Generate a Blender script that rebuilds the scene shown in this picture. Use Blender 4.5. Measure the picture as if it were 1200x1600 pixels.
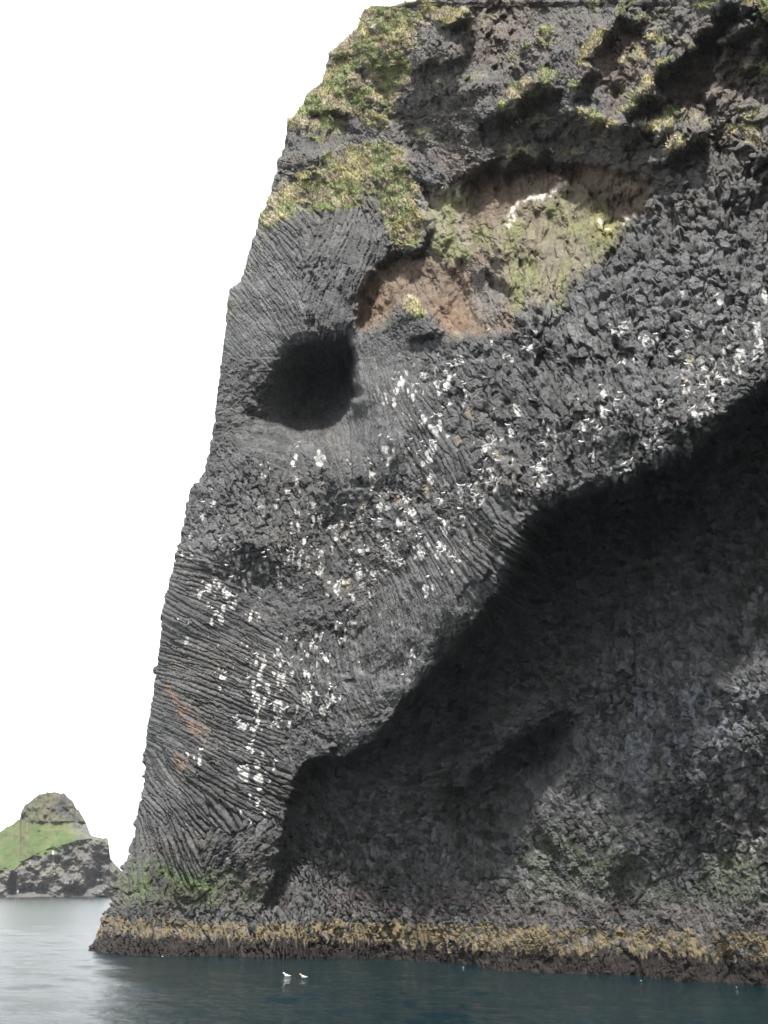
import bpy, math, random
import numpy as np
R = math.radians
rng = np.random.default_rng(7)
random.seed(7)
for o in list(bpy.data.objects):
    bpy.data.objects.remove(o, do_unlink=True)
scene = bpy.context.scene
COL = scene.collection

# ------------------------------------------------------------------ camera
CAM_H, FPX, PITCH = 4.0, 1604.0, math.atan2(591.0, 1604.0)
cam_d = bpy.data.cameras.new('camera')
cam = bpy.data.objects.new('camera', cam_d); COL.objects.link(cam)
cam.location = (0, 0, CAM_H); cam.rotation_euler = (R(90) + PITCH, 0, 0)
cam_d.sensor_fit = 'VERTICAL'; cam_d.sensor_height = 24.0; cam_d.sensor_width = 18.0
cam_d.lens = 24.0 * FPX / 1600.0
cam_d.clip_start = 0.5; cam_d.clip_end = 60000
scene.camera = cam

# ------------------------------------------------------------------ sky, sun, exposure
SUN_AZ, SUN_EL = R(-178), R(62)           # azimuth from +Y, clockwise positive: the sun stands high behind the camera
sun_to = np.array([math.sin(SUN_AZ) * math.cos(SUN_EL), math.cos(SUN_AZ) * math.cos(SUN_EL), math.sin(SUN_EL)])
world = bpy.data.worlds.new('World'); scene.world = world; world.use_nodes = True
nt = world.node_tree; nt.nodes.clear()
sky = nt.nodes.new('ShaderNodeTexSky'); sky.sky_type = 'NISHITA'; sky.sun_disc = False
sky.sun_elevation = SUN_EL; sky.sun_rotation = SUN_AZ; sky.air_density = 1.0; sky.dust_density = 3.0
hsv = nt.nodes.new('ShaderNodeHueSaturation'); hsv.inputs['Saturation'].default_value = 0.12
bg = nt.nodes.new('ShaderNodeBackground'); bg.inputs['Strength'].default_value = 0.15
wo = nt.nodes.new('ShaderNodeOutputWorld')
nt.links.new(sky.outputs['Color'], hsv.inputs['Color'])
veil = nt.nodes.new('ShaderNodeMix'); veil.data_type = 'RGBA'; veil.inputs['Factor'].default_value = 0.8      # even bright cloud
veil.inputs['B'].default_value = (5.2, 5.3, 5.4, 1)
nt.links.new(hsv.outputs['Color'], veil.inputs['A']); nt.links.new(veil.outputs['Result'], bg.inputs['Color'])
nt.links.new(bg.outputs['Background'], wo.inputs['Surface'])
sun_d = bpy.data.lights.new('sun', 'SUN'); sun_d.energy = 5.0; sun_d.angle = R(5); sun_d.color = (1, 0.975, 0.94)
sun = bpy.data.objects.new('sun', sun_d); COL.objects.link(sun)
from mathutils import Vector
sun.rotation_euler = Vector(sun_to).to_track_quat('Z', 'Y').to_euler()
sun.location = (20, -60, 120)
vs = scene.view_settings
vs.view_transform = 'Standard'; vs.look = 'None'; vs.exposure = 1.14; vs.gamma = 1.0; vs.use_curve_mapping = False

# ------------------------------------------------------------------ helpers
CP, SP = math.cos(PITCH), math.sin(PITCH)
def ray(px, py):
    """direction of the line of sight through a pixel of the 1200 x 1600 photograph"""
    a, b = np.asarray(px, float) - 600.0, 800.0 - np.asarray(py, float)
    return a, FPX * CP - b * SP, FPX * SP + b * CP
def on_sea(px, py):
    dx, dy, dz = ray(px, py); k = -CAM_H / dz
    return dx * k, dy * k
def vnoise2(x, y, seed):
    g = np.random.default_rng(seed).random((257, 257)).astype(np.float32)
    xi, yi = np.floor(x).astype(int), np.floor(y).astype(int)
    fx, fy = x - xi, y - yi
    fx = fx * fx * (3 - 2 * fx); fy = fy * fy * (3 - 2 * fy)
    a, b, c, d = xi & 255, (xi + 1) & 255, yi & 255, (yi + 1) & 255
    return (g[c, a] * (1 - fx) + g[c, b] * fx) * (1 - fy) + (g[d, a] * (1 - fx) + g[d, b] * fx) * fy
def fbm2(x, y, seed, octs=4, gain=0.5):
    s, amp, tot = 0.0, 1.0, 0.0
    for k in range(octs):
        s = s + amp * vnoise2(x * 2 ** k + 13.7 * k, y * 2 ** k + 7.1 * k, seed + k); tot += amp; amp *= gain
    return s / tot
G3 = np.random.default_rng(99).random((64, 64, 64)).astype(np.float32)
def vnoise3(p):
    i = np.floor(p).astype(np.int32); f = (p - i).astype(np.float32); f = f * f * (3 - 2 * f)
    a = i & 63; b = (i + 1) & 63
    fx, fy, fz = f[:, 0], f[:, 1], f[:, 2]
    def g(u, v, w): return G3[u, v, w]
    x00 = g(a[:, 0], a[:, 1], a[:, 2]) * (1 - fx) + g(b[:, 0], a[:, 1], a[:, 2]) * fx
    x10 = g(a[:, 0], b[:, 1], a[:, 2]) * (1 - fx) + g(b[:, 0], b[:, 1], a[:, 2]) * fx
    x01 = g(a[:, 0], a[:, 1], b[:, 2]) * (1 - fx) + g(b[:, 0], a[:, 1], b[:, 2]) * fx
    x11 = g(a[:, 0], b[:, 1], b[:, 2]) * (1 - fx) + g(b[:, 0], b[:, 1], b[:, 2]) * fx
    return (x00 * (1 - fy) + x10 * fy) * (1 - fz) + (x01 * (1 - fy) + x11 * fy) * fz
def smooth(a, b, x):
    t = np.clip((x - a) / (b - a), 0, 1); return t * t * (3 - 2 * t)
def blur(img, sig):
    h, w = img.shape; p = int(4 * sig) + 2
    im = np.pad(img, p, mode='edge')
    fy = np.fft.fftfreq(im.shape[0])[:, None]; fx = np.fft.rfftfreq(im.shape[1])[None, :]
    k = np.exp(-2 * (math.pi * sig) ** 2 * (fx * fx + fy * fy))
    return np.fft.irfft2(np.fft.rfft2(im) * k, im.shape)[p:p + h, p:p + w].astype(np.float32)
def fast_mesh(name, verts, quads, cols=None, smooth_shade=False):
    me = bpy.data.meshes.new(name); n = quads.shape[1]
    me.vertices.add(len(verts)); me.vertices.foreach_set('co', np.ascontiguousarray(verts, np.float32).ravel())
    me.loops.add(quads.size); me.loops.foreach_set('vertex_index', np.ascontiguousarray(quads, np.int32).ravel())
    me.polygons.add(len(quads)); me.polygons.foreach_set('loop_start', np.arange(0, quads.size, n, dtype=np.int32))
    if cols is not None:
        at = me.attributes.new('tint', 'FLOAT_COLOR', 'POINT')
        at.data.foreach_set('color', np.ascontiguousarray(cols, np.float32).ravel())
    me.update(calc_edges=True)
    me.polygons.foreach_set('use_smooth', np.full(len(quads), smooth_shade))
    return me
def add_obj(name, me, mat=None, parent=None, **props):
    o = bpy.data.objects.new(name, me); COL.objects.link(o)
    if mat and not me.materials: me.materials.append(mat)
    if parent: o.parent = parent
    for k, v in props.items(): o[k] = v
    return o

# ------------------------------------------------------------------ materials
def nodes(name):
    m = bpy.data.materials.new(name); m.use_nodes = True
    t = m.node_tree; return m, t, t.nodes['Principled BSDF']
def rock_material(name, rough=0.8, bump=0.6, scale=2.2, spec=0.35, contrast=0.5, vertical=1.0):
    m, t, b = nodes(name); N = t.nodes.new; L = t.links.new
    at = N('ShaderNodeAttribute'); at.attribute_name = 'tint'
    geo = N('ShaderNodeNewGeometry')
    mp = N('ShaderNodeMapping'); mp.inputs['Scale'].default_value = (1, 1, vertical); L(geo.outputs['Position'], mp.inputs['Vector'])
    n1 = N('ShaderNodeTexNoise'); n1.inputs['Scale'].default_value = scale; n1.inputs['Detail'].default_value = 8; n1.inputs['Roughness'].default_value = 0.68
    n2 = N('ShaderNodeTexNoise'); n2.inputs['Scale'].default_value = scale * 3.2; n2.inputs['Detail'].default_value = 6; n2.inputs['Roughness'].default_value = 0.7
    for n in (n1, n2): L(mp.outputs['Vector'], n.inputs['Vector'])
    r = N('ShaderNodeMapRange'); r.inputs['From Min'].default_value = 0.3; r.inputs['From Max'].default_value = 0.7
    r.inputs['To Min'].default_value = 1 - contrast; r.inputs['To Max'].default_value = 1 + contrast; L(n1.outputs['Fac'], r.inputs['Value'])
    mx = N('ShaderNodeMix'); mx.data_type = 'RGBA'; mx.blend_type = 'MULTIPLY'; mx.inputs['Factor'].default_value = 1
    L(at.outputs['Color'], mx.inputs['A']); L(r.outputs['Result'], mx.inputs['B'])
    L(mx.outputs['Result'], b.inputs['Base Color'])
    ad = N('ShaderNodeMath'); ad.operation = 'ADD'; L(n1.outputs['Fac'], ad.inputs[0])
    ml = N('ShaderNodeMath'); ml.operation = 'MULTIPLY'; ml.inputs[1].default_value = 0.4; L(n2.outputs['Fac'], ml.inputs[0]); L(ml.outputs['Value'], ad.inputs[1])
    bp = N('ShaderNodeBump'); bp.inputs['Strength'].default_value = bump; bp.inputs['Distance'].default_value = 0.30
    L(ad.outputs['Value'], bp.inputs['Height']); L(bp.outputs['Normal'], b.inputs['Normal'])
    rr = N('ShaderNodeMapRange'); rr.inputs['To Min'].default_value = rough - 0.12; rr.inputs['To Max'].default_value = min(1, rough + 0.12)
    L(n2.outputs['Fac'], rr.inputs['Value']); L(rr.outputs['Result'], b.inputs['Roughness'])
    b.inputs['Specular IOR Level'].default_value = spec
    return m
M_ROCK = rock_material('basalt', 0.70, 1.0, 3.4, 0.45, 0.72)
M_TUFF = rock_material('tuff', 0.9, 0.35, 1.1, 0.2, 0.3)
M_TURF = rock_material('turf', 0.95, 0.8, 3.0, 0.1, 0.5)
M_WEED = rock_material('seaweed', 0.65, 0.8, 3.0, 0.25, 0.55, 0.35)
M_ISLE = rock_material('island_ground', 0.95, 0.6, 0.12, 0.1, 0.35)
def plain(name, col, rough=0.6, var=0.15):
    m, t, b = nodes(name); N = t.nodes.new; L = t.links.new
    n = N('ShaderNodeTexNoise'); n.inputs['Scale'].default_value = 14; n.inputs['Detail'].default_value = 4
    g = N('ShaderNodeNewGeometry'); L(g.outputs['Position'], n.inputs['Vector'])
    c = N('ShaderNodeValToRGB')
    c.color_ramp.elements[0].color = (*[v * (1 - var) for v in col], 1); c.color_ramp.elements[1].color = (*[min(1, v * (1 + var)) for v in col], 1)
    L(n.outputs['Fac'], c.inputs['Fac']); L(c.outputs['Color'], b.inputs['Base Color']); b.inputs['Roughness'].default_value = rough
    return m
M_WHITE = plain('white_plumage', (0.66, 0.64, 0.59), 0.7, 0.08)
M_GREY = plain('grey_plumage', (0.33, 0.34, 0.36), 0.7)
M_BEAK = plain('horn', (0.55, 0.38, 0.1), 0.4)
M_FOAM = plain('foam', (0.7, 0.72, 0.72), 0.8)
def grass_material():
    m, t, b = nodes('grass'); N = t.nodes.new; L = t.links.new
    at = N('ShaderNodeAttribute'); at.attribute_name = 'tint'; L(at.outputs['Color'], b.inputs['Base Color'])
    b.inputs['Roughness'].default_value = 0.9; b.inputs['Specular IOR Level'].default_value = 0.1
    return m
M_GRASS = grass_material()

# ------------------------------------------------------------------ sea
def water_material():
    m, t, b = nodes('sea_water'); N = t.nodes.new; L = t.links.new
    b.inputs['Base Color'].default_value = (0.0015, 0.010, 0.013, 1); b.inputs['Roughness'].default_value = 0.05; b.inputs['IOR'].default_value = 1.333
    g = N('ShaderNodeNewGeometry')
    mp = N('ShaderNodeMapping'); mp.inputs['Scale'].default_value = (1.0, 1.6, 1); mp.inputs['Rotation'].default_value = (0, 0, R(12)); L(g.outputs['Position'], mp.inputs['Vector'])
    n = N('ShaderNodeTexNoise'); n.inputs['Scale'].default_value = 3.4; n.inputs['Detail'].default_value = 5; n.inputs['Roughness'].default_value = 0.6; L(mp.outputs['Vector'], n.inputs['Vector'])
    bp = N('ShaderNodeBump'); bp.inputs['Strength'].default_value = 0.8; bp.inputs['Distance'].default_value = 0.07; L(n.outputs['Fac'], bp.inputs['Height'])
    # cat's paws: ruffled water in the lee by the rock, calmer slicks further out
    sep = N('ShaderNodeSeparateXYZ'); L(g.outputs['Position'], sep.inputs['Vector'])
    big = N('ShaderNodeTexNoise'); big.inputs['Scale'].default_value = 0.06; big.inputs['Detail'].default_value = 3; L(g.outputs['Position'], big.inputs['Vector'])
    ml = N('ShaderNodeMath'); ml.operation = 'MULTIPLY_ADD'; ml.inputs[1].default_value = 14.0; L(big.outputs['Fac'], ml.inputs[0]); L(sep.outputs['X'], ml.inputs[2])
    mr = N('ShaderNodeMapRange'); mr.inputs['From Min'].default_value = -9.0; mr.inputs['From Max'].default_value = 0.0
    mr.inputs['To Min'].default_value = 0.24; mr.inputs['To Max'].default_value = 0.85; L(ml.outputs['Value'], mr.inputs['Value'])
    L(mr.outputs['Result'], bp.inputs['Strength'])
    mr2 = N('ShaderNodeMapRange'); mr2.inputs['From Min'].default_value = -9.0; mr2.inputs['From Max'].default_value = 0.0
    mr2.inputs['To Min'].default_value = 0.2; mr2.inputs['To Max'].default_value = 0.05; L(ml.outputs['Value'], mr2.inputs['Value']); L(mr2.outputs['Result'], b.inputs['Roughness'])
    L(bp.outputs['Normal'], b.inputs['Normal'])
    return m
def build_sea():
    ang = np.concatenate([np.linspace(-math.pi, R(-32), 40, endpoint=False), np.linspace(R(-32), R(32), 360, endpoint=False), np.linspace(R(32), math.pi, 40)])
    rad = np.concatenate([[0.3, 4, 8, 12], np.geomspace(15, 140, 400), np.geomspace(146, 40000, 60)])
    A, D = np.meshgrid(ang, rad)
    X, Y = D * np.sin(A), D * np.cos(A)
    Z = np.zeros_like(X); r2 = np.random.default_rng(3)
    for k in range(26):
        lam = 0.7 * 1.16 ** k * 0.55; th = r2.normal(R(70), 0.7); ph = r2.random() * 6.28
        Z += 0.0032 * lam ** 0.8 * np.sin((X * math.cos(th) + Y * math.sin(th)) * 6.283 / lam + ph)
    Z *= (1.5 - 0.5 * smooth(-20, -6, X)) * (1 - smooth(60, 200, D)) * smooth(8, 14, D)
    V = np.stack([X, Y, Z], -1).reshape(-1, 3)
    nr, na = X.shape; i = np.arange(nr * na).reshape(nr, na)
    q = np.stack([i[:-1, :-1], i[:-1, 1:], i[1:, 1:], i[1:, :-1]], -1).reshape(-1, 4)[:, ::-1]
    return add_obj('sea', fast_mesh('sea', V, q, smooth_shade=True), water_material(), kind='structure', label='dark teal rippled sea reaching to the horizon')
build_sea()

# ------------------------------------------------------------------ the cliff: outline, plan and large forms (traced on the photograph's pixels)
SIL = np.array([(-420, 760), (-140, 672), (-20, 655), (4, 650), (9, 615), (12, 581), (18, 568), (35, 566), (43, 560), (62, 545), (70, 530), (85, 513), (105, 510), (118, 510), (135, 497),
    (150, 480), (165, 476), (180, 467), (187, 453), (200, 449), (215, 445), (245, 442), (250, 434), (262, 436), (290, 428), (320, 418), (340, 408), (375, 395), (425, 382), (440, 376),
    (452, 360), (470, 356), (490, 357), (520, 352), (550, 349), (610, 341), (650, 336), (680, 333), (720, 325), (740, 318), (768, 297), (810, 289), (850, 282), (870, 276), (890, 270),
    (925, 262), (960, 254), (1000, 251), (1050, 247), (1085, 240), (1130, 232), (1160, 229), (1200, 229), (1230, 225), (1260, 218), (1300, 210), (1340, 200), (1370, 190), (1395, 183),
    (1420, 170), (1440, 160), (1465, 150), (1490, 135), (1520, 122)], float)
WL = np.array([(135, 1490), (250, 1493), (400, 1497), (560, 1500), (640, 1505), (720, 1510), (800, 1517), (900, 1523), (1000, 1529), (1100, 1537), (1200, 1546)], float)
def xs_of(py): return np.interp(py, SIL[:, 0], SIL[:, 1])
wx, wy = on_sea(WL[:, 0], WL[:, 1])
plan = [(x, y) for x, y in zip(wx, wy)]
d = np.array([plan[-1][0] - plan[-4][0], plan[-1][1] - plan[-4][1]]); d /= np.linalg.norm(d)
e = np.array(plan[-1]); plan += [tuple(e + d * 6 + [1.5, 1]), tuple(e + d * 10 + [8, 2]), tuple(e + d * 12 + [22, 3]), tuple(e + d * 12 + [60, 10])]
plan = np.array(plan)
TH, RB = np.arctan2(plan[:, 0], plan[:, 1]), np.hypot(plan[:, 0], plan[:, 1])
LEAN = 0.14
# raster over the photograph, 2 pixels a step
X0, Y0, ST, NW, NH = 100, -260, 2, 670, 930
gx, gy = np.meshgrid(X0 + ST * np.arange(NW), Y0 + ST * np.arange(NH))
gx = gx.astype(np.float32); gy = gy.astype(np.float32)
gxs, gys = gx, gy
WXG = (fbm2(gxs / 22, gys / 22, 301, 3, 0.6) - 0.5) * 26; WYG = (fbm2(gxs / 22, gys / 22, 311, 3, 0.6) - 0.5) * 26
def poly(pts, warp=0.7):
    gx = gxs + warp * WXG; gy = gys + warp * WYG
    p = np.array(pts, float); ins = np.zeros(gx.shape, bool); n = len(p)
    for i in range(n):
        x1, y1 = p[i]; x2, y2 = p[(i + 1) % n]
        if y1 == y2: continue
        c = ((y1 > gy) != (y2 > gy)) & (gx < (x2 - x1) * (gy - y1) / (y2 - y1) + x1)
        ins ^= c
    return ins.astype(np.float32)
def pblur(pts, s): return blur(poly(pts), s / ST)
def line_mask(pts, w, s):
    """soft band along a polyline"""
    gx = gxs + 1.1 * WXG; gy = gys + 1.1 * WYG
    p = np.array(pts, float); dmin = np.full(gx.shape, 1e9, np.float32)
    for (x1, y1), (x2, y2) in zip(p[:-1], p[1:]):
        L2 = (x2 - x1) ** 2 + (y2 - y1) ** 2
        t = np.clip(((gx - x1) * (x2 - x1) + (gy - y1) * (y2 - y1)) / L2, 0, 1)
        dmin = np.minimum(dmin, np.hypot(gx - x1 - t * (x2 - x1), gy - y1 - t * (y2 - y1)))
    return 1 - smooth(w - s, w + s, dmin)
def samp(img, x, y):
    u = np.clip((x - X0) / ST, 0, NW - 1.001); v = np.clip((y - Y0) / ST, 0, NH - 1.001)
    i, j = u.astype(int), v.astype(int); fu, fv = u - i, v - j
    return (img[j, i] * (1 - fu) + img[j, i + 1] * fu) * (1 - fv) + (img[j + 1, i] * (1 - fu) + img[j + 1, i + 1] * fu) * fv

wob = (fbm2(gx / 26, gy / 26, 40, 3) - 0.5) * 22
LIP = [(360, 1462), (405, 1425), (428, 1380), (442, 1320), (452, 1262), (466, 1215), (482, 1192), (540, 1190), (590, 1158), (640, 1094), (690, 1042), (740, 982), (790, 922), (815, 872), (826, 836), (860, 802),
       (920, 778), (980, 758), (1035, 738), (1090, 700), (1140, 652), (1200, 612), (1300, 560), (1500, 480)]
arch_poly = LIP + [(1500, 1700), (360, 1700)]
arch = poly(arch_poly, 0.35)
arch_soft = 0.70 * blur(arch, 4 / ST) + 0.30 * blur(arch, 24 / ST)
arch_in = blur(arch, 8 / ST)
eye_poly = [(404, 572), (436, 532), (478, 516), (528, 520), (551, 560), (557, 602), (546, 648), (524, 676), (492, 692), (452, 684), (416, 660), (392, 620)]
niche_poly = [(655, 286), (690, 302), (724, 288), (762, 262), (860, 256), (940, 262), (1024, 284), (1008, 335), (960, 352), (900, 350), (850, 385), (828, 440), (808, 515), (760, 522), (712, 526), (690, 508),
              (660, 472), (628, 474), (600, 500), (562, 522), (558, 470), (575, 430), (612, 402), (660, 398), (684, 345)]
drape_poly = [(752, 388), (764, 362), (786, 342), (812, 322), (828, 306), (868, 294), (884, 318), (926, 312), (944, 346), (1000, 340), (990, 390), (940, 440), (880, 500), (822, 520), (800, 492), (786, 440), (774, 408)]
tan_poly = [(664, 306), (700, 298), (722, 300), (716, 330), (742, 380), (714, 408), (680, 396), (668, 350)]

dep = np.zeros(gx.shape, np.float32)                      # metres into the rock, along the line of sight
# the hollow under the trunk: deep below the lip, running out to the waterline
wall = poly([(690, 1490), (745, 1345), (795, 1280), (850, 1210), (905, 1150), (960, 1095), (1040, 1030), (1160, 960), (1500, 860), (1500, 1700), (690, 1700)])
uw = smooth(850, 960, gx)
uw = np.maximum(uw, smooth(1290, 1370, gy))
wall = blur(wall, 15 / ST) * (1 - uw) + blur(wall, 65 / ST) * uw
deep = np.interp(gy, [700, 800, 1000, 1200, 1330, 1500], [2.6, 3.0, 3.2, 3.3, 3.6, 4.2]).astype(np.float32)
deep = deep * (1 - smooth(1330, 1460, gy) * smooth(640, 420, gx))
under = np.interp(gy, [600, 800, 930, 1050, 1500], [1.0, 0.6, -0.8, -2.2, 1.4]).astype(np.float32)
hang = -(10.0 * smooth(370, 860, gx) + 3.0 * smooth(1000, 1260, gx)) * smooth(230, 660, gy)                                # the head leans out to the right
dep += arch_soft * (deep * (1 - wall) + under * wall) + (1 - arch_soft) * hang
dep -= 2.2 * pblur([(740, 1150), (850, 1060), (960, 1010), (1010, 1040), (930, 1105), (800, 1190)], 20)
dep += 3.2 * pblur([(700, 1260), (790, 1180), (880, 1130), (905, 1150), (800, 1290), (740, 1340)], 16)
# trunk: rounded, lit left, turning to the cave at the right
trunk = pblur([(225, 900), (480, 1010), (480, 1190), (440, 1300), (400, 1440), (150, 1500)], 40)
dep -= 1.2 * trunk * (1 - smooth(1300, 1450, gy))
# eye
eye = poly(eye_poly)
er = smooth(480, 540, gx + 0.35 * (gy - 600)) * smooth(670, 620, gy)
eye_wide = poly([(338, 694), (388, 652), (428, 602), (466, 556), (505, 528), (540, 528), (556, 570), (559, 602), (547, 650), (524, 682), (480, 694), (410, 702)], 1.2)
eye_m = blur(eye_wide, 4 / ST) * er + blur(eye_wide, 27 / ST) * (1 - er)
dep += 11.0 * eye_m * (0.25 + 0.75 * smooth(712, 650, gy)) * smooth(350, 530, gx + 0.10 * (gy - 600)) * smooth(490, 590, gy) + 1.5 * blur(eye_wide, 30 / ST)
dep -= 1.8 * pblur([(556, 540), (600, 560), (640, 700), (560, 780), (500, 760), (545, 660)], 24)          # cheek beside the eye
dep -= 2.2 * pblur([(560, 360), (590, 370), (560, 480), (545, 520), (535, 500)], 7) * 0.5
dep -= 1.6 * pblur([(330, 700), (430, 700), (450, 880), (290, 890)], 26)
# brown hollow with the pale drape
niche = poly(niche_poly)
dep += 3.0 * (0.6 * blur(niche, 4 / ST) + 0.4 * blur(niche, 18 / ST))
dep -= 2.0 * (0.5 * pblur(drape_poly, 4) + 0.5 * pblur(drape_poly, 22)) * (0.25 + 0.75 * blur(niche, 8 / ST))
dep -= 1.2 * pblur(tan_poly, 9)
dep += (fbm2(gx / 30, gy / 60, 321, 4, 0.62) - 0.5) * 3.4 * blur(niche, 14 / ST)
dep -= 1.6 * pblur([(636, 470), (664, 474), (694, 520), (640, 530), (625, 495)], 5)
for cx, cy, rx, ry, dd in ((788, 352, 9, 13, 1.6), (884, 306, 17, 11, 1.3), (962, 322, 24, 20, 1.6), (740, 470, 40, 32, 1.2), (735, 380, 18, 10, 1.0), (842, 335, 12, 10, 0.7)):
    dep += dd * np.exp(-(((gx - cx) / rx) ** 2 + ((gy - cy) / ry) ** 2))
# crags and hanging ridges near the top
dep -= 3.6 * pblur([(630, 40), (1010, 40), (1020, 150), (960, 190), (800, 170), (640, 170)], 34)
dep -= 4.2 * pblur([(648, -260), (742, -260), (738, 50), (722, 95), (640, 110), (652, 40)], 7)
dep += 3.0 * pblur([(740, -260), (850, -260), (830, 40), (770, 120), (735, 130), (738, 50)], 10)
dep -= 1.3 * pblur([(625, 140), (700, 110), (780, 130), (780, 240), (745, 285), (690, 300), (655, 270)], 14)
dep += 1.9 * pblur([(477, 178), (528, 180), (546, 200), (534, 226), (484, 240), (478, 205)], 4)
dep += 1.5 * pblur([(446, 205), (472, 205), (472, 242), (444, 250)], 4)
dep += 1.2 * pblur([(514, 98), (540, 86), (548, 104), (524, 118)], 4)
dep += 1.3 * pblur([(430, 262), (470, 255), (485, 262), (462, 290), (432, 296)], 5)
dep += 3.4 * pblur([(968, 42), (1012, 52), (1004, 108), (964, 186), (936, 140), (944, 80)], 7)
dep += 3.0 * pblur([(1090, 70), (1200, 60), (1170, 160), (1080, 190), (1020, 190), (1040, 130)], 16)
RIDGES = [([(962, 28), (925, 75), (906, 130), (886, 166), (942, 190)], 11), ([(1122, 8), (1085, 70), (1032, 110), (1000, 150), (966, 194), (1046, 206)], 11),
          ([(1116, -8), (1170, 8), (1240, 20)], 11), ([(1105, 198), (1060, 226), (1018, 256)], 8), ([(790, 170), (830, 130), (862, 128)], 12), ([(800, 240), (838, 238)], 7),
          ([(690, 30), (735, 22)], 8), ([(1185, 75), (1175, 100)], 10)]
ridge_m = np.zeros(gx.shape, np.float32)
for pts, w in RIDGES: ridge_m = np.maximum(ridge_m, line_mask(pts, w * 0.9, 9))
dep -= 2.8 * blur(ridge_m, 2)
# broad unevenness
dep += (fbm2(gx / 190, gy / 190, 11, 3) - 0.5) * 3.2
dep += (fbm2(gx / 60, gy / 60, 21, 3) - 0.5) * 1.1 * (0.6 + 0.8 * (gy < 560)) * (1 - 0.5 * arch_in)
dep += (fbm2(gx / 60, gy / 75, 25, 4, 0.5) - 0.5) * 4.0 * smooth(330, 230, gy)
# vertical buttresses right of centre
dep += 0.8 * (fbm2(gx / 34 + gy / 300, gy / 230, 31, 2) - 0.5) * 2 * smooth(480, 560, gy) * (1 - arch_in) * smooth(560, 700, gx)

def big_blocks(n, seed, ax, ay):
    r = np.random.default_rng(seed); bx_ = r.uniform(X0, X0 + ST * NW, n); by_ = r.uniform(Y0, Y0 + ST * NH, n)
    bw = np.full(gx.shape, 1e9, np.float32); out = np.zeros(gx.shape, np.float32)
    u0 = gx + 1.4 * WXG; v0 = gy + 1.4 * WYG
    for k in range(n):
        i0, i1 = max(0, int((bx_[k] - 5 * ax - X0) / ST)), min(NW, int((bx_[k] + 5 * ax - X0) / ST) + 1); j0, j1 = max(0, int((by_[k] - 5 * ay - Y0) / ST)), min(NH, int((by_[k] + 5 * ay - Y0) / ST) + 1)
        u = (u0[j0:j1, i0:i1] - bx_[k]) / ax; v = (v0[j0:j1, i0:i1] - by_[k]) / ay; q = u * u + v * v; m = q < bw[j0:j1, i0:i1]
        bw[j0:j1, i0:i1][m] = q[m]; out[j0:j1, i0:i1][m] = (r.normal(0, 0.5) + 0.35 * r.normal() * u + 0.5 * abs(r.normal()) * v)[m]
    return blur(out, 0.8)
blocks = 0.55 * big_blocks(900, 401, 17, 26) + 0.8 * big_blocks(260, 403, 34, 48)
dep += blocks * (1 - 0.8 * trunk) * (1 - 0.6 * arch_in) * (0.30 + 0.45 * smooth(330, 250, gy) + 0.25 * smooth(700, 850, gx))

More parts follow.
